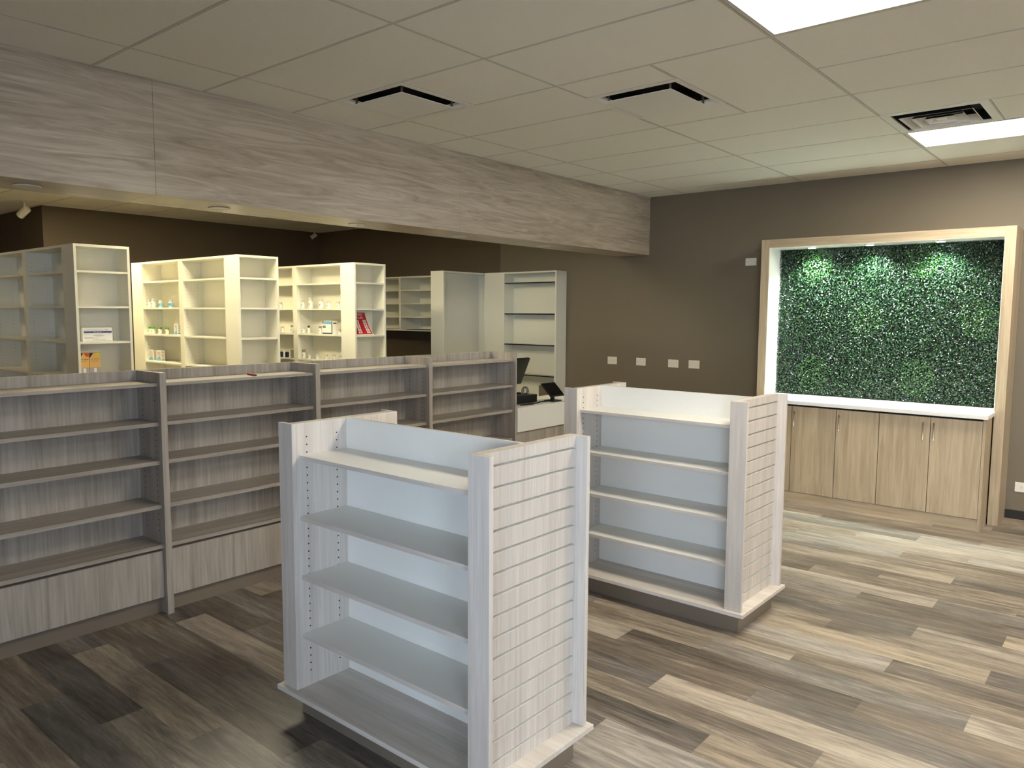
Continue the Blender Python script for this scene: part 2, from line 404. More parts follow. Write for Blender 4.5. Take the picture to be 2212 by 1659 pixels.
def plaque_vent(x, y, label):
    t = thing('ceiling_vent', label, 'air vent', (x, y, CZ), 'square ceiling vents with a flat centre plate')
    o, i = .302, .268
    prof = [(i, -.001), (i-.006, .004), (i-.016, .012), (i-.022, .022)]
    g = G()
    g.box(-o, o, -o, -i, -.003, .004).box(-o, o, i, o, -.003, .004).box(-o, -i, -i, i, -.003, .004).box(i, o, -i, i, -.003, .004)
    def ring(r, z): return [(-r, -r, z), (r, -r, z), (r, r, z), (-r, r, z)]
    for (r0, z0), (r1, z1) in zip(prof[:-1], prof[1:]):
        A, B = ring(r0, z0), ring(r1, z1)
        for k in range(4): g.poly([A[k], B[k], B[(k+1)%4], A[(k+1)%4]])
    g.build('frame', [M['vent']], t)
    d = G(); A, B = ring(.246, .022), ring(.246, .12)
    for k in range(4): d.poly([A[k], B[k], B[(k+1)%4], A[(k+1)%4]])
    d.poly(ring(.246, .12)); d.build('duct', [M['duct']], t)
    p = G().box(-.215, .215, -.215, .215, -.020, -.015)
    p.build('centre_plate', [M['vent']], t, bevel=.002)
    h = G()
    for sx, sy in ((-1, -1), (-1, 1), (1, -1), (1, 1)):
        G().box(sx*.204-.005, sx*.204+.005, sy*.204-.005, sy*.204+.005, -.015, .119).build('hanger', [M['steel']], t)
plaque_vent(-3.60, 3.2575, 'square flat-plate air vent in the ceiling next to the wood-faced beam')
plaque_vent(-2.37, 4.1645, 'square flat-plate air vent in the middle of the ceiling')
def louvre_vent(x, y):
    t = thing('ceiling_vent', 'louvred square air vent touching the glowing light panel', 'air vent', (x, y, CZ))
    def ring(r, z): return [(-r, -r, z), (r, -r, z), (r, r, z), (-r, r, z)]
    g = G(); o, i = .302, .25
    g.box(-o, o, -o, -i, -.004, .006).box(-o, o, i, o, -.004, .006).box(-o, -i, -i, i, -.004, .006).box(i, o, -i, i, -.004, .006)
    A, B = ring(i, .006), ring(i, .075)
    for k in range(4): g.poly([A[k], B[k], B[(k+1)%4], A[(k+1)%4]], 1)  # inner frame wall blackened as painted shade
    g.build('frame', [M['vent'], M['duct']], t, bevel=.001)
    for r in (.21, .148, .086):
        l = G(); th = .003
        for q in (0, th):
            A, B, D = ring(r-q, -.016), ring(r-.010-q, -.006), ring(r-.036-q, .034)
            for k in range(4):
                for P, Q in ((A, B), (B, D)):
                    l.poly([P[k], Q[k], Q[(k+1)%4], P[(k+1)%4]], 0 if q else 1)  # outer louvre faces are black: their shade is put into the colour
        A, B = ring(r, -.016), ring(r-th, -.016)
        for k in range(4): l.poly([A[k], A[(k+1)%4], B[(k+1)%4], B[k]])
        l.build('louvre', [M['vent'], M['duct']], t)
    G().box(-.03, .03, -.03, .03, -.012, .0).build('centre_cap', [M['vent']], t, bevel=.004)
    d = G(); d.box(-.25, .25, -.25, .25, .075, .08); d.build('duct', [M['duct']], t)
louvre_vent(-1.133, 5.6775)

for i, (y, x) in enumerate(((1.48, -4.545), (2.55, -4.545), (3.65, -4.56), (4.75, -4.575), (5.93, -4.58))):
    lab = ['leftmost', 'second from the left', 'middle one', 'second from the right', 'rightmost'][i]
    t = thing('downlight', 'round unlit downlight under the wood-faced beam, %s of the five' % lab, 'downlight', (x, y, SZ), 'downlights under the soffit')
    G().lathe([(.058, .0), (.066, -.002), (.066, -.005), (.058, -.007), (.052, -.004)], 32, caps=False).build('trim_ring', [M['plate']], t, smooth=True)
    G().lathe([(.0525, -.002), (.0525, -.0045)], 32).build('lens', [M['lens']], t)

def camera_dome(loc, rz, sc, label):
    t = thing('security_camera', label, 'camera', loc, rz=rz); t.scale = (sc,)*3
    G().lathe([(.045, 0), (.045, -.012), (.03, -.018)], 20).lathe([(.016, -.018), (.016, -.10)], 12).build('mount', [M['plate']], t, smooth=False)
    mt = Matrix.Translation((0, 0, -.12)) @ Matrix.Rotation(math.radians(125), 4, 'Y')
    G().lathe([(.025, -.06), (.048, -.05), (.05, .10), (.042, .11)], 20, mat=mt).build('body', [M['plate']], t)
    G().lathe([(.034, .111), (.03, .1115)], 20, mat=mt).build('lens', [M['black']], t)
camera_dome((-10.28, 3.31, CZ), math.radians(205), .9, 'white cylinder security camera hanging from the pharmacy ceiling at far left')
camera_dome((-10.25, 7.35, CZ), math.radians(250), .62, 'small white security camera in the dark far corner of the pharmacy')

# ------------------------------------------------------------------ grey wall run of low shelving
RW = 1.0155; RTOP = 1.363
def pins(g, faces, zs, r=.0028):
    """small dark shelf-pin holes: faces = list of (axis, pos, other coord list, sign)"""
    for ax, pos, us, sg in faces:
        for u in us:
            for z in zs:
                if ax == 'y':   # on a plane y = pos, u is x
                    g.box(u-r, u+r, min(pos, pos+sg*.0006), max(pos, pos+sg*.0006), z-r, z+r)
                else:
                    g.box(min(pos, pos+sg*.0006), max(pos, pos+sg*.0006), u-r, u+r, z-r, z+r)
def shelf_run_unit():
    t = thing('shelving_unit', '', 'shelving', (0, 0, 0), 'low grey-oak shelving units in the long run')
    s = .0175
    for y in (0, RW-s):
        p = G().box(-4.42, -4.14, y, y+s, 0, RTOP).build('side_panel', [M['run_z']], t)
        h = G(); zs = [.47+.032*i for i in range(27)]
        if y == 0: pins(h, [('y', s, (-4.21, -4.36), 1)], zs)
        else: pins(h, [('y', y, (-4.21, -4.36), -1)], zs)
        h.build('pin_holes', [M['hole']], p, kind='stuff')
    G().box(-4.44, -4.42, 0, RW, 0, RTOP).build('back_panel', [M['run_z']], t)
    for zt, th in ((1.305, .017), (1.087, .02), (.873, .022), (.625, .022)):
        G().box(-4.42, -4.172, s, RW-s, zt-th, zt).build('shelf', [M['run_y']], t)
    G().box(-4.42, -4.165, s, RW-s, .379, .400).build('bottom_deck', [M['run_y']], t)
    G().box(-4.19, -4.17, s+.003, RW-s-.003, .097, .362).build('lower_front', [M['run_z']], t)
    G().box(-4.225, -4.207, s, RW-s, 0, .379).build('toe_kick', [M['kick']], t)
    return t
u0 = shelf_run_unit()
labs = ['low grey-oak open shelving unit at the left edge of the picture', 'low grey-oak shelving unit with a small red object on its top shelf',
        'low grey-oak shelving unit behind the front white gondola, third in the long run', 'low grey-oak shelving unit beside the checkout counter, end of the run']
for i in range(4):
    o = u0 if i == 0 else copy_tree(u0)
    o.location = (0, .946+RW*i, 0); o['label'] = labs[i]

# small red thing left on the second unit
t = thing('box_cutter', 'small red and black box cutter lying on the second top shelf', 'box cutter', (-4.28, 2.585, 1.305), rz=math.radians(-12))
G().box(-.055, .045, -.011, .011, 0, .012).build('handle', [M['red']], t, bevel=.003)
G().box(.045, .072, -.008, .008, .002, .009).build('blade_tip', [M['black']], t)

# ------------------------------------------------------------------ free-standing gondolas
def gondola():
    t = thing('gondola_shelf', '', 'display shelving', (0, 0, 0), 'free-standing white gondola shelves')
    hx, hy, top = .578, .28, 1.25
    for sx in (-1, 1):
        def X(a, b): return (a, b) if sx > 0 else (-b, -a)
        x0, x1 = X(.485, .505)
        p = G().box(x0, x1, -hy+.02, hy-.02, .136, top).build('side_panel', [M['lam_z']], t)
        h = G(); pins(h, [('x', (.485 if sx > 0 else -.485), (-.21, -.06, .06, .21), -sx)], [.2+.032*i for i in range(32)])
        h.build('pin_holes', [M['hole']], p, kind='stuff')
        for sy in (-1, 1):
            y0, y1 = (hy-.02, hy) if sy > 0 else (-hy, -hy+.02)
            a, b = X(.485, hx)
            G().box(a, b, y0, y1, .136, top).build('corner_board', [M['lam_z']], t, bevel=.001)
        # slatwall: boards with open grooves
        s = G(); a, b = X(.5055, .510); s.box(a, b, -hy+.02, hy-.02, .136, top)
        a, b = X(.510, .528); zt = top
        for i in range(16):
            zb = (1.2095-.0726*i) if i < 15 else .136
            s.box(a, b, -hy+.0205, hy-.0205, zb, zt, 0, {0: 1, 1: 1} if i else {0: 1})
            zt = zb-.0095
        s.build('slatwall', [M['lam_z'], M['white']], t)
    G().box(-.485, .485, -.009, .009, .136, top, 0, {1: 1}).build('centre_panel', [M['white'], M['lam_x']], t)
    for sy in (-1, 1):
        for zt, th in ((1.119, .016), (.867, .018), (.617, .018), (.369, .018)):
            y0, y1 = (.010, .247) if sy > 0 else (-.247, -.010)
            fm = {4: 1} if sy > 0 else {2: 1}
            G().box(-.484, .484, y0, y1, zt-th, zt, 0, fm).build('shelf', [M['white'], M['lam_x']], t)
    G().box(-.597, .597, -.302, .302, .116, .136).build('base_deck', [M['lam_x']], t, bevel=.0015)
    k = G().box(-.54, .54, -.218, .25, 0, .116).build('toe_kick', [M['kick']], t)
    return t
g1 = gondola(); g1.location = (-2.138, 2.035, 0)
g1['label'] = 'white gondola shelf with slatwall ends, nearest to the viewer'
g2 = copy_tree(g1); g2.location = (-2.138, 4.02, 0)
g2['label'] = 'white gondola shelf with slatwall ends, farther one in front of the niche cabinets'

# ------------------------------------------------------------------ feature niche
fr = thing('niche_surround', 'tall light-oak frame surrounding the green leaf wall', 'frame', (0, 0, 0))
fx0, fx1, fy0, fy1, ft = -2.903, -.86, 7.16, 7.529, 2.402
ix0, ix1, it = -2.822, -.938, 2.322
G().box(fx0, ix0-.004, fy0, fy1, 0, ft).build('post', [M['oak_z']], fr, bevel=.0015)
G().box(ix1+.004, fx1, fy0, fy1, 0, ft).build('post', [M['oak_z']], fr, bevel=.0015)
G().box(ix0-.004, ix1+.004, fy0, fy1, it+.004, ft).build('header', [M['oak_x']], fr)
G().box(ix0-.004, ix0, fy0+.002, 7.5, .931, it).box(ix1, ix1+.004, fy0+.002, 7.5, .931, it).box(ix0-.004, ix1+.004, fy0+.002, 7.5, it, it+.004).build('inner_lining', [M['white']], fr)
for i, x in enumerate((-2.466, -1.963, -1.408)):
    t = thing('puck_light', 'glowing round puck light under the niche header, %s of the three' % ('leftmost', 'middle one', 'rightmost')[i], 'spotlight', (x, 7.27, it), 'puck lights above the green wall')
    G().lathe([(.040, 0), (.040, -.008), (.034, -.009)], 28).build('housing', [M['plate']], t)
    G().lathe([(.033, -.0091), (.030, -.011)], 28).build('lens', [M['puck']], t)
    ld = bpy.data.lights.new('puck_light_beam', 'SPOT'); ld.energy = PUCK_W; ld.color = (.78, 1, .95); ld.spot_size = math.radians(120); ld.spot_blend = .8; ld.shadow_soft_size = .03
    lo = bpy.data.objects.new('puck_light_beam', ld); C.objects.link(lo); lo.parent = t; lo.location = (0, 0, -.02); lo.rotation_euler = (math.radians(12), 0, 0)

def prism(pts, z0, z1):
    g = G(); n = len(pts); g.v = [(x, y, z0) for x, y in pts]+[(x, y, z1) for x, y in pts]
    g.f = [tuple(reversed(range(n))), tuple(range(n, 2*n))]+[(i, (i+1) % n, n+(i+1) % n, n+i) for i in range(n)]; g.m = [0]*(n+2)
    return g
def leaf_wall():
    t = thing('artificial_hedge_panel', 'dense dark-green artificial leaf wall inside the oak frame', 'plant wall', (0, 0, 0))
    G().box(ix0+.001, ix1-.001, 7.48, 7.499, .931, it-.001).build('backing', [M['leaf']], t)
    rnd = random.Random(11); v, f, tn = [], [], []
    sp = .0106; x = ix0+.006
    while x < ix1-.004:
        z = .938
        while z < it-.004:
            cx, cz = x+rnd.uniform(-.006, .006), z+rnd.uniform(-.006, .006); cy = 7.440+rnd.uniform(-.020, .026)
            n = Vector((rnd.gauss(0, .55), -1, rnd.gauss(.25, .55))).normalized()
            d = Vector((rnd.gauss(0, 1), rnd.gauss(0, .3), rnd.gauss(-.25, 1))); d = (d-n*d.dot(n)).normalized(); s = n.cross(d)
            L, w = rnd.uniform(.015, .023), rnd.uniform(.0048, .0075); c = Vector((cx, cy, cz)); fo = -.0022
            P = [(-.5, 0, 0), (-.18, -1, 1), (-.18, 1, 1), (.2, -.85, 1), (.2, .85, 1), (.5, 0, .2), (-.18, 0, 0), (.2, 0, 0)]
            i = len(v)
            for a, b, e in P: 
                q = c+d*(a*L)+s*(b*w)-n*(e*fo)
                v.append((min(max(q.x, ix0+.002), ix1-.002), min(q.y, 7.485), min(max(q.z, .934), it-.003)))
            f += [(i, i+1, i+6), (i, i+6, i+2), (i+1, i+3, i+7, i+6), (i+6, i+7, i+4, i+2), (i+3, i+5, i+7), (i+7, i+5, i+4)]
            tt = min(1, max(0, rnd.gauss(.45, .2) + (.25 if math.sin(cx*7)*math.sin(cz*6+1) > .55 else 0))); tn += [tt]*6
            z += sp
        x += sp
    me = mesh('foliage', v, f, M['leaf'])
    a = me.attributes.new('tone', 'FLOAT', 'FACE'); a.data.foreach_set('value', tn)
    link('foliage', me, t)
leaf_wall()
cab = thing('base_cabinet', 'light-oak base cabinet with five tall doors under the green wall', 'cabinet', (0, 0, 0))
G().box(ix0+.002, -.962, 6.884, 7.5, .095, .893, 0, {2: 1}).build('carcass', [M['oak_x'], M['hole']], cab)  # front face black, painting in the shade seen through the door gaps
G().box(-.962, -.942, 6.862, 7.155, .0, .893).build('end_panel', [M['oak_z']], cab)
G().box(ix0+.002, -.962, 6.875, 7.40, 0, .093).build('toe_kick', [M['oak_x']], cab)
ds = [(-2.82, -2.447, 'R'), (-2.447, -2.062, 'L'), (-2.062, -1.713, 'L'), (-1.713, -1.327, 'R'), (-1.327, -.962, 'L')]
for a, b, h in ds:
    d = G().box(a+.0025, b-.0025, 6.862, 6.880, .097, .877).build('door', [M['oak_z']], cab, bevel=.001)
    x = a+.03 if h == 'L' else b-.048
    hg = G()
    hg.tube([(x, 6.832, .695), (x, 6.832, .838)], .005)
    hg.tube([(x, 6.832, .715), (x, 6.8615, .715)], .004).tube([(x, 6.832, .818), (x, 6.8615, .818)], .004)
    hg.build('handle', [M['steel']], d, smooth=True)
tag(prism([(ix0+.001, 6.825), (-.925, 6.825), (-.925, 7.158), (ix1-.001, 7.158), (ix1-.001, 7.42), (ix0+.001, 7.42)], .896, .929).build('countertop', [M['quartz']], bevel=.002), 'long white quartz worktop below the green leaf wall', 'countertop')
# ------------------------------------------------------------------ plates on walls
def plate(x, z, w, h, label, kind, y=YW, axis='y', group='wall plates in a row on the taupe wall'):
    t = thing('wall_outlet' if kind == 'outlet' else 'wall_plate' if kind == 'blank' else 'light_switch', label, 'outlet' if kind == 'outlet' else 'wall plate' if kind == 'blank' else 'switch', (x, y, z), group, rz=0 if axis == 'y' else math.pi/2)
    G().box(-w/2, w/2, -.006, -.0003, -h/2, h/2).build('plate', [M['plate']], t, bevel=.002)
    if kind == 'outlet':
        for sx in (-1, 1):
            s = G().lathe([(.014, 0), (.014, .002)], 16, mat=Matrix.Translation((sx*.02, -.006, 0)) @ Matrix.Rotation(math.radians(90), 4, 'X'))
            k = s.build('socket', [M['plate']], t)
            G().box(sx*.02-.005, sx*.02+.001, -.0086, -.008, .004, .006).box(sx*.02-.005, sx*.02+.001, -.0086, -.008, -.006, -.004).box(sx*.02+.004, sx*.02+.007, -.0086, -.008, -.002, .002).build('socket_slots', [M['hole']], k)
    elif kind == 'blank':
        for sx in (-1, 1): G().lathe([(.003, 0), (.003, .001)], 10, mat=Matrix.Translation((sx*w*.34, -.006, 0)) @ Matrix.Rotation(math.radians(90), 4, 'X')).build('screw', [M['grey']], t)
    else:
        G().box(-.012, .012, -.010, -.006, -.032, .032).build('rocker', [M['plate']], t, bevel=.001)
plate(-4.786, 1.157, .125, .086, 'white power outlet, leftmost plate on the taupe wall', 'outlet')
plate(-4.405, 1.159, .122, .086, 'blank white wall plate second from the left in the low row', 'blank')
plate(-4.0, 1.157, .125, .086, 'blank white wall plate third from the left in the low row', 'blank')
plate(-3.752, 1.159, .128, .088, 'blank white wall plate at the right end of the low row', 'blank')
plate(-3.157, 2.228, .115, .075, 'blank white wall plate high beside the oak niche frame', 'blank', group='single plates')
plate(-.735, .273, .13, .082, 'white power outlet low on the wall at the right picture edge', 'outlet', group='single plates')
plate(ix0-.0002, 1.30, .07, .115, 'white switch on the left inner side of the niche', 'switch', y=7.33, axis='x', group='single plates')

# ------------------------------------------------------------------ white pharmacy shelving units
UX, UD = -6.20, .21
def pharmacy_unit():
    t = thing('pharmacy_shelving', '', 'shelving', (0, 0, 0), 'tall white pharmacy shelving rows')
    W_, top = .408, 2.20
    cy = W_/2
    # end cap, open to +X
    xb = UX-UD
    G().box(xb, UX, 0, .019, 0, top).box(xb, UX, W_-.019, W_, 0, top).box(xb, xb+.012, .019, W_-.019, 0, top).box(xb+.012, UX, .019, W_-.019, top-.02, top).build('end_cap_case', [M['cream']], t)
    zs = (2.003, 1.735, 1.463, 1.185, .90, .62, .34, .10)
    for z in zs: G().box(xb+.012, UX-.004, .019, W_-.019, z-.016, z).build('end_cap_shelf', [M['cream']], t)
    h = G(); pins(h, [('y', W_-.019, (UX-.04, UX-.15), -1)], [.2+.032*i for i in range(60)], .002); h.build('pin_holes', [M['grey']], t, kind='stuff')
    # side bays, both faces, shared back
    bays = [(xb-.81, xb), (xb-1.66, xb-.85)]
    x_end = xb-1.88
    c = G().box(x_end, xb, cy-.006, cy+.006, 0, top-.02).box(x_end, xb, 0, W_, top-.02, top)
    c.box(x_end, xb-1.66, 0, .019, 0, top-.02).box(x_end, xb-1.66, W_-.019, W_, 0, top-.02).box(x_end, x_end+.019, .019, W_-.019, 0, top-.02)
    for a, b in bays:
        c.box(a, a+.019, 0, cy-.006, 0, top-.02).box(a, a+.019, cy+.006, W_, 0, top-.02)
        c.box(b-.019, b, 0, cy-.006, 0, top-.02).box(b-.019, b, cy+.006, W_, 0, top-.02)
    c.box(xb-.85, xb-.81, 0, .019, 0, top-.02)
    c.build('case', [M['cream']], t)
    for a, b in bays:
        for z in zs:
            G().box(a+.0195, b-.0195, .004, cy-.006, z-.016, z).build('shelf', [M['cream']], t)
        for z in zs[:5]: G().box(a+.0195, b-.0195, cy+.006, W_-.004, z-.016, z).build('shelf', [M['cream']], t)
        h = G(); pins(h, [('y', 0, (), 1), ('x', a+.019, (.04, .15), 1)], [.2+.032*i for i in range(60)], .0022); h.build('pin_holes', [M['grey']], t, kind='stuff')
    return t
pu = pharmacy_unit()
for i, (y, l) in enumerate(((2.302, 'tall white pharmacy shelving row at far left, with the wide blue-striped carton'),
                            (3.637, 'tall cream pharmacy shelving row in the middle, with green-capped bottles'),
                            (4.92, 'tall white pharmacy shelving row with white bottles and the red poster'))):
    o = pu if i == 0 else copy_tree(pu)
    o.location = (0, y, 0); o['label'] = l

# wall hung shelves far back
t = thing('wall_shelf_cabinet', 'white wall-hung cubby shelves on the far pharmacy wall', 'shelving', (0, 0, 0))
c = G().box(-8.95, -7.28, 7.22, YB, 2.175, 2.195).box(-8.95, -7.28, 7.22, YB, 1.443, 1.460).box(-8.95, -7.28, YB-.012, YB-.0005, 1.46, 2.175)
for x in (-8.95, -8.125, -7.30): c.box(x, x+.04 if x < -8.9 or x > -7.5 else x+.04, 7.22, YB-.012, 1.46, 2.175)
c.build('case', [M['cream']], t)
for a, b in ((-8.91, -8.125), (-8.085, -7.30)):
    for z in (2.008, 1.825, 1.640): G().box(a, b, 7.225, YB-.012, z-.014, z).build('shelf', [M['cream']], t)
tag(G().box(-8.03, -7.62, 7.26, 7.45, 1.4601, 1.464).build('paper_sheet', [M['ink']]), 'thin dark sheet lying in the far wall-hung shelves', 'sheet')

# tall white corner cabinets
ty = 2.205
t = thing('corner_cabinet', 'tall white empty corner cabinet standing open toward the counter', 'cabinet', (0, 0, 0))
G().box(-6.84, -6.62, 6.60, 6.62, 0, ty).box(-6.84, -6.62, 7.46, 7.48, 0, ty).box(-6.84, -6.82, 6.62, 7.46, 0, ty).box(-6.82, -6.62, 6.62, 7.46, ty-.02, ty).box(-6.82, -6.62, 6.62, 7.46, .9, .92).build('case', [M['cream']], t)
h = G()
for z in (2.059, 1.683, 1.30): h.lathe([(.008, 0), (.008, .0015)], 10, mat=Matrix.Translation((-6.66, 7.46, z)) @ Matrix.Rotation(math.radians(90), 4, 'X'))
h.build('bolt_hole', [M['hole']], t)
t = thing('glass_shelf_cabinet', 'tall white cabinet with dark-edged glass shelves against the wall', 'cabinet', (0, 0, 0))
c = G().box(-6.60, -6.29, 7.325, 7.34, 0, ty).box(-6.29, -6.27, 7.325, 7.515, 0, ty).box(-5.475, -5.455, 7.325, YW-.001, 0, ty).box(-6.27, -5.475, 7.325, 7.515, ty-.018, ty).box(-6.355, -5.475, 7.515, YW-.001, 0, ty)
c.box(-6.27, -5.475, 7.33, 7.515, .42, .44)
c.build('case', [M['cream']], t)
for z in (2.073, 1.692, 1.313, .938):
    s = G().box(-6.27, -5.475, 7.337, 7.514, z-.008, z).build('shelf', [M['glass']], t, label='clear glass shelf')
    G().box(-6.27, -5.475, 7.332, 7.3368, z-.011, z+.002).build('shelf_edge', [M['glassedge']], s)
    G().box(-6.27, -5.475, 7.503, 7.5145, z-.03, z-.009).build('shelf_rail', [M['cream']], s)
G().box(-5.85, -5.70, 7.508, 7.5149, .66, .80).build('cable_cutout', [M['kick']], t)

# checkout counter
t = thing('checkout_counter', 'checkout counter with a white front band between shelving run and gondola', 'counter', (0, 0, 0))
G().box(-4.62, -4.165, 5.01, 6.55, .862, .88).build('countertop', [M['quartz']], t)
G().box(-4.165, -4.147, 5.03, 6.55, .671, .880).build('front_band', [M['white']], t)
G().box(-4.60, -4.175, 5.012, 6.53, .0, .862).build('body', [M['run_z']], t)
t = thing('cash_drawer', 'black cash drawer box on the checkout counter', 'cash drawer', (0, 0, .88))
G().box(-4.60, -4.315, 5.12, 5.515, .004, .075).build('case', [M['black']], t, bevel=.003)
G().box(-4.314, -4.311, 5.14, 5.495, .012, .062).build('drawer_front', [M['black']], t)
for x in (-4.58, -4.335):
    for y in (5.14, 5.495): G().lathe([(.008, 0), (.008, .004)], 10, mat=Matrix.Translation((x, y, 0))).build('foot', [M['black']], t)
t = thing('monitor', 'black monitor seen from behind, tilted over the cash drawer', 'monitor', (-4.50, 5.375, .955))
mt = Matrix.Translation((.0, 0, .205)) @ Matrix.Rotation(math.radians(24), 4, 'Y')
def slab(name, a, b, h, x0, x1, mat, par):
    g = G().box(x0, x1, -a, a, -h, h); g.v = [tuple(mt @ Vector(p)) for p in g.v]; g.build(name, [mat], par, bevel=.004)
slab('housing', .185, .185, .135, -.012, .012, M['black'], t); slab('screen', .172, .172, .122, -.0135, -.0121, M['screen'], t)
G().box(-.05, .05, -.07, .07, 0, .012).build('foot', [M['black']], t, bevel=.003)
G().tube([(-.0, 0, .012), (.0, 0, .10), (.0, 0, .19)], .014).build('neck', [M['black']], t)
# cable bundle
rnd = random.Random(5); g = G()
for k in range(7):
    pts = []; r = rnd.uniform(.028, .05); a0 = rnd.uniform(0, 6.28); tl = rnd.uniform(-.5, .5)
    for i in range(13):
        a = 2*math.pi*i/12; pts.append((r*math.cos(a)*math.cos(a0), r*math.cos(a)*math.sin(a0), .0035+max(0, .028+r*.85*math.sin(a)+tl*.01*math.cos(a))))
    g.tube(pts, .0028, 6)
o = g.build('cable_bundle', [plain('clear_cable', lin(120, 118, 110), .4)], smooth=True); o.location = (-4.39, 5.43, .955)
tag(o, 'tangled coil of cable lying on top of the cash drawer', 'cable')
g = G().tube([(-4.26, 5.20, .8845), (-4.27, 5.35, .8845), (-4.25, 5.45, .8845), (-4.285, 5.54, .8845), (-4.30, 5.60, .8845), (-4.295, 5.635, .8845)], .0038)
g.tube([(-4.24, 5.19, .8845), (-4.22, 5.33, .8845), (-4.255, 5.48, .8925), (-4.27, 5.55, .8845), (-4.285, 5.635, .8845)], .0038)
tag(g.build('power_cable', [M['black']], smooth=True), 'black cables running along the counter to the tablet', 'cable')
t = thing('payment_tablet', 'black tilted touchscreen terminal on a square foot on the counter', 'tablet', (-4.27, 5.68, .88))
G().box(-.055, .065, -.05, .07, 0, .012).build('foot', [M['black']], t, bevel=.005)
G().tube([(.0, .01, .012), (.005, .005, .06), (.0, .0, .085)], .02, 12).build('neck', [M['black']], t)
mt = Matrix.Translation((.008, .0, .108)) @ Matrix.Rotation(math.radians(-46), 4, 'Y')
slab('housing', .104, 0, .083, -.007, .007, M['black'], t); slab('screen', .094, 0, .073, .0072, .0085, M['screen'], t)

# ------------------------------------------------------------------ stock on the pharmacy shelves
BK = {}
def bottle(kind, d, h):
    """kind: (cap material, label material, body material, label shape)"""
    cap, lab, body = kind; r = d/2
    t = thing('pill_bottle', '', 'bottle')
    nh = h*.74
    G().lathe([(r*.93, 0), (r, h*.03), (r, nh*.9), (r*.8, nh*.98), (r*.66, nh)], 20).build('body', [M[body]], t, smooth=False)
    G().lathe([(r*.82, nh), (r*.84, nh+.002), (r*.84, h-.002), (r*.78, h)], 20).build('cap', [M[cap]], t)
    l = G().lathe([(r+.0004, h*.12), (r+.0004, nh*.78)], 20, caps=False)
    l.build('label', [M[lab]], t)
    k = G()
    # printing on the label: short dark bars on the side facing the aisle
    for a0, a1, z0, z1 in ((-115, -70, .40, .46), (-110, -78, .30, .34), (-108, -80, .20, .23)):
        n = 5
        for q in range(n):
            aa, ab = math.radians(a0+(a1-a0)*q/n+20), math.radians(a0+(a1-a0)*(q+1)/n+20); rr = r+.0008
            k.poly([(rr*math.cos(aa), rr*math.sin(aa), h*z0), (rr*math.cos(ab), rr*math.sin(ab), h*z0), (rr*math.cos(ab), rr*math.sin(ab), h*z1), (rr*math.cos(aa), rr*math.sin(aa), h*z1)])
    k.build('label_print', [M['ink']], t)
    return t
def put(kind, x, y, z, d, h, label, group):
    key = kind+(round(d, 3), round(h, 3))
    if key in BK: o = copy_tree(BK[key])
    else: o = BK[key] = bottle(kind, d, h)
    o.location = (x, y, z+.0003); o['label'] = label; o['group'] = group
WB = ('capw', 'paper', 'bottle'); GB = ('green', 'paper', 'bottle'); SB = ('capw', 'sky', 'bottle'); KB = ('ink', 'paper', 'bottle'); DB = ('capw', 'navy', 'navy'); YB_ = ('grey', 'paper', 'bottle')
y2, y3 = 3.69, 4.98
mid = 'in the middle cream shelving row'
G2 = 'bottles on the upper shelf of the cream row'; G2b = 'green-capped bottles on the lower shelf'
put(WB, -8.028, y2, 1.735, .040, .082, 'plain white jar at the left end of the upper stocked shelf, cream row', G2)
put(WB, -7.929, y2, 1.735, .042, .092, 'taller white bottle beside the blue-labelled bottles', G2)
put(SB, -7.772, y2, 1.735, .042, .076, 'sky-blue labelled bottle, left one of two', G2)
put(SB, -7.556, y2, 1.735, .043, .079, 'sky-blue labelled bottle, right one of two', G2)
put(GB, -7.40, y2+.03, 1.735, .040, .071, 'green-capped bottle half hidden by the shelf upright, upper shelf', G2)
for x, l in ((-8.028, 'leftmost of the four'), (-7.955, 'second from the left of the four'), (-7.806, 'third from the left of the four'), (-7.654, 'rightmost of the four')):
    put(GB, x, y2, 1.463, .041, .071, 'green-capped white bottle, %s in the row' % l, G2b)
G3 = 'white bottles on the upper shelf of the third row'; G3b = 'white bottles on the middle shelf of the third row'; G3c = 'small bottles on the lower shelf of the third row'
for x, d, h, l in ((-7.176, .043, .096, 'leftmost, left of the tallest'), (-7.036, .048, .118, 'the tallest one'), (-6.845, .052, .107, 'the widest one, in the middle'), (-6.713, .038, .081, 'second from the right'), (-6.552, .039, .073, 'rightmost and shortest')):
    put(WB, x, y3, 1.735, d, h, 'white bottle on the upper shelf above the blue carton, %s' % l, G3)
put(WB, -7.175, y3, 1.463, .041, .071, 'white bottle with dark print at the left end of the carton shelf', G3b)
put(KB, -7.076, y3, 1.463, .029, .087, 'slim white bottle with a black cap', G3b)
put(YB_, -6.87, y3, 1.463, .038, .085, 'white bottle with a grey cap left of the blue carton', G3b)
put(WB, -6.50, y3-.03, 1.463, .042, .045, 'low white jar at the right end of the carton shelf', G3b)
for x, h, d, l in ((-7.176, .099, .044, 'leftmost and tallest'), (-7.075, .06, .035, 'second from the left'), (-6.935, .059, .034, 'third from the left'), (-6.772, .062, .036, 'third from the right'), (-6.636, .064, .037, 'second from the right'), (-6.527, .06, .032, 'rightmost')):
    put(YB_ if h > .09 else WB, x, y3, 1.185, d, h, 'small bottle on the shelf below the blue carton, %s of six' % l, G3c)
put(WB, -7.602, y3, 1.735, .043, .072, 'single white bottle on the upper shelf of the bay left of the carton', G3)
put(WB, -7.577, y3, 1.463, .043, .073, 'white bottle in the bay left of the carton, left one of two', G3b)
put(YB_, -7.387, y3, 1.463, .045, .087, 'white bottle in the bay left of the carton, right one of two', G3b)
put(DB, -7.612, y3, 1.185, .043, .083, 'dark navy bottle at the left, partly hidden', G3c)
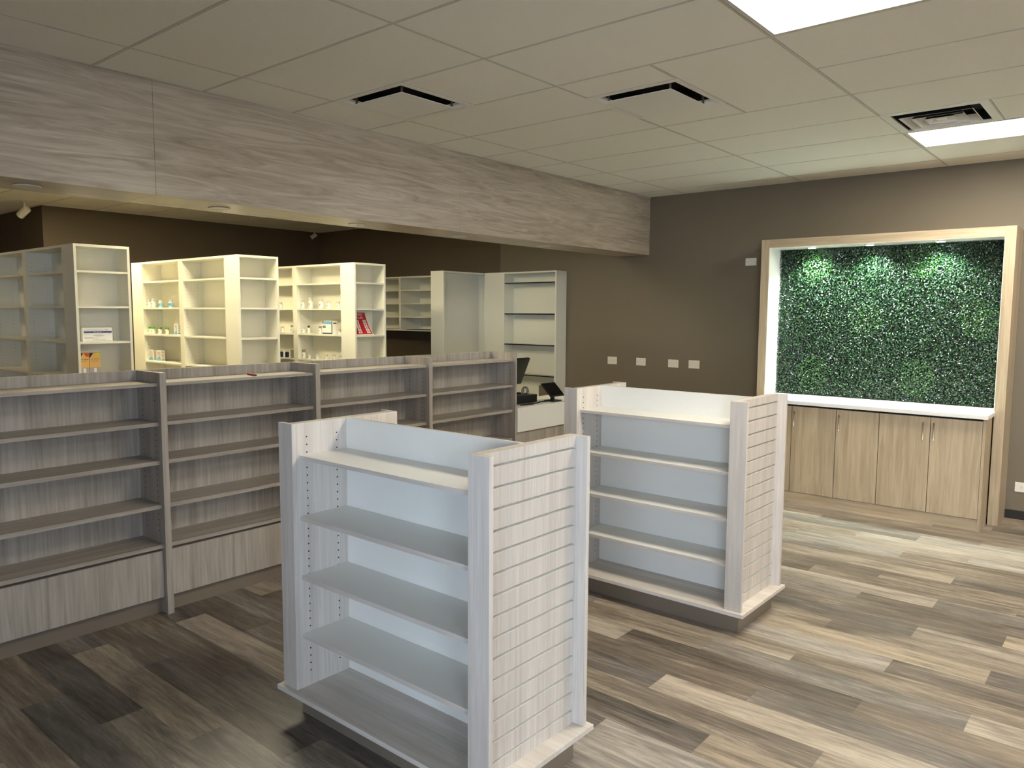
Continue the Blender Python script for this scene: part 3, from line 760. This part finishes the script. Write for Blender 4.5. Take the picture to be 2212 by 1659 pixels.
put(DB, -7.499, y3, 1.185, .043, .085, 'dark navy bottle next to the small grey box', G3c)
tag(G().box(-.02, .02, -.02, .02, 0, .088).build('medicine_box', [M['grey']]), 'small grey box beside the dark navy bottles', 'box')
bpy.data.objects['medicine_box'].location = (-7.385, y3, 1.1853)

def fxz(x, y, z): return lambda u, v: Vector((x+u, y, z+v))      # text on a face looking to -Y
def fyz(x, y, z): return lambda u, v: Vector((x, y+u, z+v))      # text on a face looking to +X

def swoosh_box(x, y, z, label, accent, w=.105, group='small white boxes with a blue wave'):
    t = thing('medicine_box', label, 'box', (x, y, z+.0003), group)
    h, d = .111, .042
    G().box(-w/2, w/2, 0, d, 0, h).build('carton', [M['paper']], t)
    e = -.0004
    g = G()
    n = 10; pts = [(-w/2+.004, e, .004)]+[(w/2-.006, e, .004)]+[(w/2-.006, e, .02)]+[(w/2-.006-(w-.012)*i/n, e, .02+.022*math.sin(i/n*math.pi*.9+.3)) for i in range(n+1)]
    g.poly(pts); g.build('printed_wave', [M['sky']], t)
    G().box(w*.20, w*.30, e, e/2, .02, h-.014).box(w/2-.0001+.0001, w/2+.0004, .006, .034, .085, .09).build('printed_stripe', [M[accent]], t)
    G().lathe([(.006, 0), (.006, .0004)], 10, mat=Matrix.Translation((-w*.08, e, h-.022)) @ Matrix.Rotation(math.radians(90), 4, 'X')).box(w/2, w/2+.0004, .006, .036, .012, .018).build('printed_mark', [M['ink']], t)
    g = G()
    for i in range(5): g.box(w/2, w/2+.0004, .006, .036-(i % 2)*.008, .03+.01*i, .033+.01*i)
    for i in range(3): g.box(-w*.38, w*.12, e, e/2, .05+.012*i, .053+.012*i)
    g.build('printed_lines', [M['grey']], t)
swoosh_box(-7.995, 3.675, 1.185, 'white box with blue wave and orange stripe, low shelf', 'orange')
swoosh_box(-7.828, 3.675, 1.185, 'white box with blue wave and red stripe, low shelf', 'coral')
swoosh_box(-7.445, 3.675, 1.463, 'white box with blue wave beside the green-capped bottles', 'grey', .07)

t = thing('medicine_box', 'white and pale-blue carton with a navy edge among white bottles', 'box', (-6.71, 4.955, 1.4633))
G().box(-.09, .09, 0, .06, 0, .142).build('carton', [M['paper']], t)
G().box(-.055, .066, -.0004, 0, .108, .138).build('printed_band', [M['sky']], t)
G().box(.072, .086, -.0004, 0, .004, .138).box(-.086, .0719, -.0004, 0, .004, .016).box(-.082, -.028, -.0004, 0, .070, .084).box(-.086, -.060, -.0004, 0, .114, .138).box(.09, .0904, .008, .052, .112, .124).build('printed_panel', [M['navy']], t)
text('RX', .018, fxz(-.083, -.0007, .119), M['paper'], parent=t)
g = G()
for i in range(2): g.box(-.08, -.03, -.0004, 0, .09+.008*i, .093+.008*i)
g.build('printed_lines', [M['grey']], t)

# end cap of the left row
t = thing('medicine_carton', 'wide white carton with a dark blue stripe on the left end shelf', 'box', (-6.235, 2.463, 1.4633))
hw = .108
G().box(-.06, .0, -hw, hw, 0, .106).build('carton', [M['paper']], t)
G().box(0, .0004, -hw+.007, hw-.005, .066, .079).build('printed_band', [M['blue']], t)
text('Albuterol Sulfate Inhalation Solution, 0.083%', .0098, fyz(.0005, -hw+.008, .085), M['ink'], parent=t)
text('2.5 mg/3 mL', .012, fyz(.0008, -.03, .0685), M['paper'], parent=t)
g = G()
for a, b, z in ((-.10, -.066, .057), (-.022, .034, .057), (.072, .10, .057), (-.036, .046, .046), (-.022, .03, .040), (-.10, -.03, .030), (-.098, .004, .024), (-.04, .056, .013), (-.092, .1, .004)): g.box(0, .0004, a, b, z, z+.0022)
g.build('printed_lines', [M['grey']], t)

def kit_box(y, w, accent, label):
    t = thing('test_kit_box', label, 'box', (-6.235, y, 1.1853), 'orange and lilac boxes on the left end shelf')
    h = .192; e = .0004
    G().box(-.05, 0, -w/2, w/2, 0, h).build('carton', [M['orange']], t)
    G().box(0, e, -w/2+.001, w/2-.001, 0, h*.42).build('printed_panel', [M['lilac']], t)
    g = G()
    n = 12; g.poly([(e, w/2-.001, h-.001)]+[(e, w/2-.001-.034*math.cos(a), h-.001-.03*math.sin(a)) for a in [math.pi/2*i/n for i in range(n+1)]][::-1])
    g.box(e, e*2, -.010, .012, .008, .03); g.build('printed_spot', [M[accent]], t)
    g = G().poly([(e, -w/2+.0005, h-.001), (e, -w/2+.0005, h-.042), (e, -w/2+.03, h-.001)]); g.build('printed_corner', [M['ink']], t)
    G().box(e, e*2, -.009, .011, .032, .075).build('printed_tube', [M['paper']], t)
    text('Pen Needles', .0125, fyz(e*1.5, -w*.38, h-.052), M['ink'], parent=t)
    g = G()
    for i in range(2): g.box(0, e, -w*.34, w*.3, h-.062-.008*i, h-.060-.008*i)
    g.build('printed_lines', [M['grey']], t)
kit_box(2.3565, .07, 'coral', 'orange box with a coral spot, next to the shelf side')
kit_box(2.433, .078, 'yellow', 'orange box with a yellow spot and black corner')

# red business hours sheet leaning in the end cap of the third row
def sheet(u, v, e=0):     # u 0..1 across (y), v 0..1 up
    y = 4.952+.185*u+.05*(1-v)**2*u; z = 1.4645+.238*v
    x = -6.255-.055*v+.03*(1-v)**2
    return Vector((x+e, y, z))
def grid(u0, u1, v0, v1, n, e, g):
    for i in range(n):
        for j in range(n):
            a, b = u0+(u1-u0)*i/n, u0+(u1-u0)*(i+1)/n; c, d = v0+(v1-v0)*j/n, v0+(v1-v0)*(j+1)/n
            g.poly([sheet(a, c, e), sheet(b, c, e), sheet(b, d, e), sheet(a, d, e)])
t = thing('hours_poster', 'red business hours poster leaning on the end shelf of the third row', 'poster')
g = G(); grid(0, 1, 0, 1, 10, 0, g); p = g.build('sheet', [M['paper']], t); sm = p.modifiers.new('thickness', 'SOLIDIFY'); sm.thickness = .0006
g = G(); grid(.03, .965, .035, .97, 10, .0006, g); g.build('printed_field', [M['red']], t)
fs = lambda u0, v0, k: (lambda u, v: sheet(u0+u/.2, v0+v/.238, .0014))
text('BUSINESS', .034, fs(.06, .84, 1), M['paper'], parent=t); text('HOURS', .034, fs(.20, .70, 1), M['paper'], parent=t)
for i in range(6):
    v = .57-.098*i
    for u in (.20, .68):
        g = G(); k = G(); grid(u, u+.2, v, v+.075, 2, .0012, g); grid(u+.05, u+.15, v+.022, v+.052, 1, .0018, k)
        k.build('printed_digits', [M['red']], g.build('printed_cell', [M['paper']], t))
